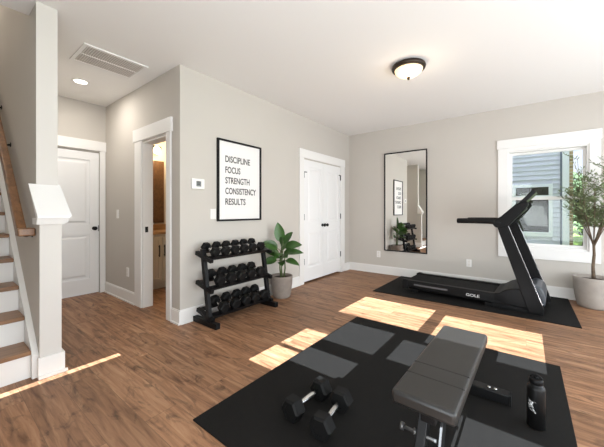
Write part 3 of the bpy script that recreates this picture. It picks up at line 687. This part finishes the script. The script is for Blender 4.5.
# ------------------------------------------------------------------ plants
def leaf(bm, base, direction, L, Wd, droop=.3, fold=.25, roll=0):
    d = Vector(direction).normalized(); side = d.cross(Vector((.45, -.5, .75)))
    side = side.normalized() if side.length > .05 else Vector((1, 0, 0))
    side = Matrix.Rotation(roll, 3, d) @ side
    nrm = side.cross(d).normalized(); N = 8; rows = []
    for i in range(N + 1):
        t_ = i / N; w_ = Wd * .5 * (math.sin(math.pi * t_ ** .82) ** .75 if 0 < t_ < 1 else 0.02)
        c = Vector(base) + d * L * t_ - Vector((0, 0, 1)) * droop * L * t_ * t_
        rows.append([bm.verts.new(c - side * w_ + nrm * w_ * fold), bm.verts.new(c - side * w_ * .5 + nrm * w_ * fold * .35), bm.verts.new(c), bm.verts.new(c + side * w_ * .5 + nrm * w_ * fold * .35), bm.verts.new(c + side * w_ + nrm * w_ * fold)])
    for i in range(N):
        for k in range(4):
            f = bm.faces.new((rows[i][k], rows[i][k + 1], rows[i + 1][k + 1], rows[i + 1][k])); f.smooth = True
def pot_bm(r0, r1, h, wall_=.02, rim=0):
    bm = bmesh.new(); pr = [(r0 * .92, 0), (r0, .008)]
    for i in range(1, 9):
        t_ = i / 8; pr.append((r0 + (r1 - r0) * math.sin(t_ * math.pi / 2) ** .8, .008 + (h - .014) * t_))
    pr += [(r1 - .004, h), (r1 - wall_ + .003, h), (r1 - wall_, h - .006), (r1 - wall_ - .01, h - .06)]
    lathe(bm, pr, 48); return bm
rpz = .30
rp_ = thing('potted_rubber_plant', 'broad-leaved green plant in a grey-brown pot beside the rack', 'potted plant', (-2.70, 3.035, 0))
pt = obj('pot', pot_bm(.118, .152, rpz), 'pot', rp_)
bm = bmesh.new(); lathe(bm, [(.05, .25), (.131, .262), (.131, .264), (.04, .272)], 24); obj('soil', bm, 'soil', rp_)
bm = bmesh.new()
stems = [((0, 0), (.00, .00), .72), ((.02, .02), (.05, .05), .60), ((-.02, .01), (-.01, -.05), .55)]
lb = bmesh.new()
cam_r = Vector((.792, .610, 0)); cam_f = Vector((-.610, .792, 0))
# (start height, sideways, towards the viewer, up, length, width)
spec = [(.66, -.15, -.1, 1.0, .27, .125, .02), (.64, .55, -.1, .9, .22, .10, .15), (.58, .9, -.35, .55, .27, .12, .30), (.56, -.9, -.2, .75, .26, .10, .30), (.50, -.75, -.5, .65, .24, .11, .25),
        (.48, .95, -.1, .30, .24, .10, .25), (.44, -.9, .1, .35, .24, .10, .3), (.40, .35, -.9, .5, .24, .12, .35), (.42, -.25, -.9, .45, .23, .11, .4), (.36, .9, -.4, .1, .20, .09, .35),
        (.36, -.95, -.25, .1, .20, .10, .3), (.52, .2, .8, .8, .22, .10, .2), (.60, .15, -.7, .85, .24, .11, .25), (.34, .15, -.9, .15, .18, .09, .3), (.44, .5, .7, .4, .20, .09, .3), (.5, -.1, -1, .3, .22, .11, .3), (.46, .6, -.7, .5, .24, .11, .25)]
for (h, sdw, fw, upz, L_, wd_, dr) in spec:
    d = cam_r * sdw + cam_f * fw + Vector((0, 0, upz)); d.normalize()
    s = Vector((.02 * sdw, .02 * fw, .26 + h * .68)); 
    if fw > 0 and d.x < -.3: d.x = -.2
    p0 = s + Vector((0, 0, 0)); p1 = s + d * .05
    tube(bm, [s - Vector((0, 0, .05)), s, p1], [.006, .005, .004], 6)
    leaf(lb, p1, d, L_ * 1.08, wd_ * 1.18, dr, .28, random.uniform(-.3, .3))
for (a_, b_, h) in stems: tube(bm, [(a_[0], a_[1], .255), ((a_[0] + b_[0]) / 2, (a_[1] + b_[1]) / 2, .4), (b_[0] * .5, b_[1] * .5, .26 + h * .62)], [.011, .010, .006], 8)
for vv in lb.verts:
    if vv.co.x < -.172: vv.co.x = -.172 + (vv.co.x + .172) * .05
obj('foliage', lb, 'leaf', rp_, recalc=False); obj('stem', bm, 'stem', rp_)

ot = thing('olive_tree', 'slender olive tree in a pale round pot by the window', 'potted tree', (.665, 5.08, 0))
obj('pot', pot_bm(.150, .193, .375, .025), 'pot2', ot)
bm = bmesh.new(); lathe(bm, [(.08, .32), (.166, .332), (.166, .334), (.05, .342)], 24); obj('soil', bm, 'soil', ot)
rnd = random.Random(11)
tb = bmesh.new(); lf = bmesh.new(); twigs = []
tube(tb, [(0, 0, .325), (-.006, 0, .5), (.004, 0, .65), (0, 0, .79)], [.021, .017, .015, .013], 10)
for k in range(15):
    an = 2 * math.pi * k / 15 + rnd.uniform(-.2, .2); el = rnd.uniform(.35, 1.0)
    ex, ey = .30 * math.cos(an) * el, .15 * math.sin(an) * el - .03
    zt_ = rnd.uniform(1.45, 1.93) if el < .75 else rnd.uniform(1.25, 1.75)
    pts = [Vector((0, 0, .74 + .02 * (k % 4))), Vector((ex * .3, ey * .3, .92)), Vector((ex * .75, ey * .75, 1.15)), Vector((ex, ey, zt_))]
    tube(tb, pts, [.006, .005, .004, .002], 6); twigs.append(pts)
def tiny_leaf(c, d, L_, w_):
    d = d.normalized(); s = d.cross(Vector((rnd.uniform(-1, 1), rnd.uniform(-1, 1), rnd.uniform(-1, 1)))).normalized()
    a = lf.verts.new(c); b = lf.verts.new(c + d * L_ * .5 + s * w_); e = lf.verts.new(c + d * L_); f = lf.verts.new(c + d * L_ * .5 - s * w_)
    lf.faces.new((a, b, e, f))
for pts in twigs:
    for j in range(18):
        t_ = rnd.uniform(.35, 1.0) * 2.999 if j > 6 else rnd.uniform(1.2, 2.999)
        i = min(2, int(t_)); p = pts[i].lerp(pts[i + 1], t_ - i)
        if p.z < .98: continue
        an = rnd.uniform(0, 2 * math.pi); d = Vector((math.cos(an) * .9, math.sin(an) * .6, rnd.uniform(.1, 1.2))).normalized(); L_ = rnd.uniform(.10, .24)
        q = p + d * L_
        q.y = min(q.y, .20); 
        tube(tb, [p, q], [.002, .001], 4, False)
        for m_ in range(11):
            s_ = m_ / 10; c = p.lerp(q, s_); an2 = rnd.uniform(0, 6.28)
            tiny_leaf(c, d * .8 + Vector((math.cos(an2), math.sin(an2) * .6, rnd.uniform(-.3, .7))), rnd.uniform(.036, .058), rnd.uniform(.005, .008))
for vv in lf.verts: vv.co.y = min(vv.co.y, .222)
obj('foliage', lf, 'olive', ot, recalc=False); obj('trunk', tb, 'bark', ot)

# ------------------------------------------------------------------ outside
tag(obj('lawn', B((-30, 60, BY + .14, 90, -.36, -.30)), 'grass'), 'bright green lawn outside beyond the window', 'lawn', kind='structure')
ho = thing('neighbour_house', 'blue-grey sided neighbouring house seen through the window', 'house', (0, 0, 0))
NY = 8.5; SXR = .585
win2 = (-.286, .462, .62, 1.80)
bm = bmesh.new(); e_ = .105; z = -.3
while z < 5.2:
    segs = [(-9, SXR)]
    if z + e_ > win2[2] and z < win2[3]: segs = [(-9, win2[0]), (win2[1], SXR)]
    for (a, b) in segs: prism(bm, [(NY - .040, z), (NY - .036, z - .006), (NY + .005, z + .004), (NY + .01, z + e_), (NY - .006, z + e_ + .003)], 'x', a, b)
    z += e_
obj('siding', bm, 'siding', ho)
obj('wall_core', B((-9, win2[0], NY + .01, NY + .12, -.3, 5.2), (win2[1], SXR + .15, NY + .01, NY + .12, -.3, 5.2), (win2[0], win2[1], NY + .01, NY + .12, -.3, win2[2]), (win2[0], win2[1], NY + .01, NY + .12, win2[3], 5.2), (-9, SXR + .15, NY + 3.9, NY + 4, -.3, 5.2), (-9, SXR + .15, NY + .12, NY + 3.9, 5.1, 5.2), (-9, -8.9, NY + .12, NY + 3.9, -.3, 5.1), (SXR + .03, SXR + .15, NY + .12, NY + 3.9, -.3, 5.1)), 'siding', ho)
obj('channel', B((SXR, SXR + .035, NY - .04, NY, -.3, 5.2)), 'sidingtrim', ho)
obj('corner_board', B((SXR + .036, SXR + .15, NY - .05, NY + .009, -.3, 5.2)), 'extwhite', ho)
obj('brick_pier', B((SXR + .151, SXR + .21, NY - .06, NY + .4, -.3, 5.2)), 'brick', ho)
a, b, c, d = win2
wf = obj('window', B((a, a + .09, NY - .05, NY + .02, c, d), (b - .065, b, NY - .05, NY + .02, c, d), (a + .09, b - .065, NY - .05, NY + .02, d - .065, d), (a + .09, b - .065, NY - .05, NY + .02, c, c + .10), (a + .09, b - .065, NY - .03, NY + .02, 1.48, 1.55)), 'extwhite', ho)
obj('pane', B((a + .09, b - .065, NY + .0, NY + .004, c + .1, 1.48), (a + .09, b - .065, NY + .0, NY + .004, 1.55, d - .065)), 'farglass', wf)
obj('sash', B((a + .09, a + .12, NY - .015, NY - .001, c + .1, 1.48), (b - .085, b - .065, NY - .015, NY - .001, c + .1, 1.48), (a + .12, b - .085, NY - .015, NY - .001, 1.43, 1.48), (a + .12, b - .085, NY - .015, NY - .001, c + .1, c + .13)), 'dark', wf)
obj('room_wall', B((a + .09, .15, NY + .3, NY + .32, .6, 1.42), (a - .3, b + .3, NY + .9, NY + .92, .3, 2.2)), 'darkroom', ho)
def outdoor_tree(label, x, y, h, rr, n=1500, seed=1):
    r_ = random.Random(seed); t = thing('tree', label, 'tree', (x, y, -.3), 0, 'trees beyond the lawn')
    bm = bmesh.new(); tube(bm, [(0, 0, 0), (.1, 0, h * .35), (0, .1, h * .7)], [.14, .11, .05], 8); obj('trunk', bm, 'bark', t)
    bm = bmesh.new()
    cl = [(Vector((r_.uniform(-1, 1) * rr * .6, r_.uniform(-1, 1) * rr * .6, h * r_.uniform(.25, .9))), rr * r_.uniform(.3, .5)) for _ in range(16)]
    for k in range(n):
        c, q = cl[k % 16]; v_ = Vector((r_.gauss(0, 1), r_.gauss(0, 1), r_.gauss(0, 1))).normalized() * q * r_.uniform(.5, 1.05); p = c + v_
        s = .10; u_ = Vector((r_.uniform(-1, 1), r_.uniform(-1, 1), r_.uniform(-1, 1))).normalized(); w_ = u_.orthogonal().normalized()
        bm.faces.new([bm.verts.new(p + u_ * s), bm.verts.new(p + w_ * s * .6), bm.verts.new(p - u_ * s), bm.verts.new(p - w_ * s * .6)])
    obj('foliage', bm, 'tree', t, recalc=False)
outdoor_tree('tall green tree seen right of the neighbouring house', 2.0, 17, 3.0, 1.1, 2600, 3)
outdoor_tree('lower green tree at the right edge of the window view', 4.6, 20, 3.0, 1.5, 2600, 5)
outdoor_tree('dark green tree far behind the neighbouring house corner', 3.0, 25, 3.3, 1.8, 2600, 8)
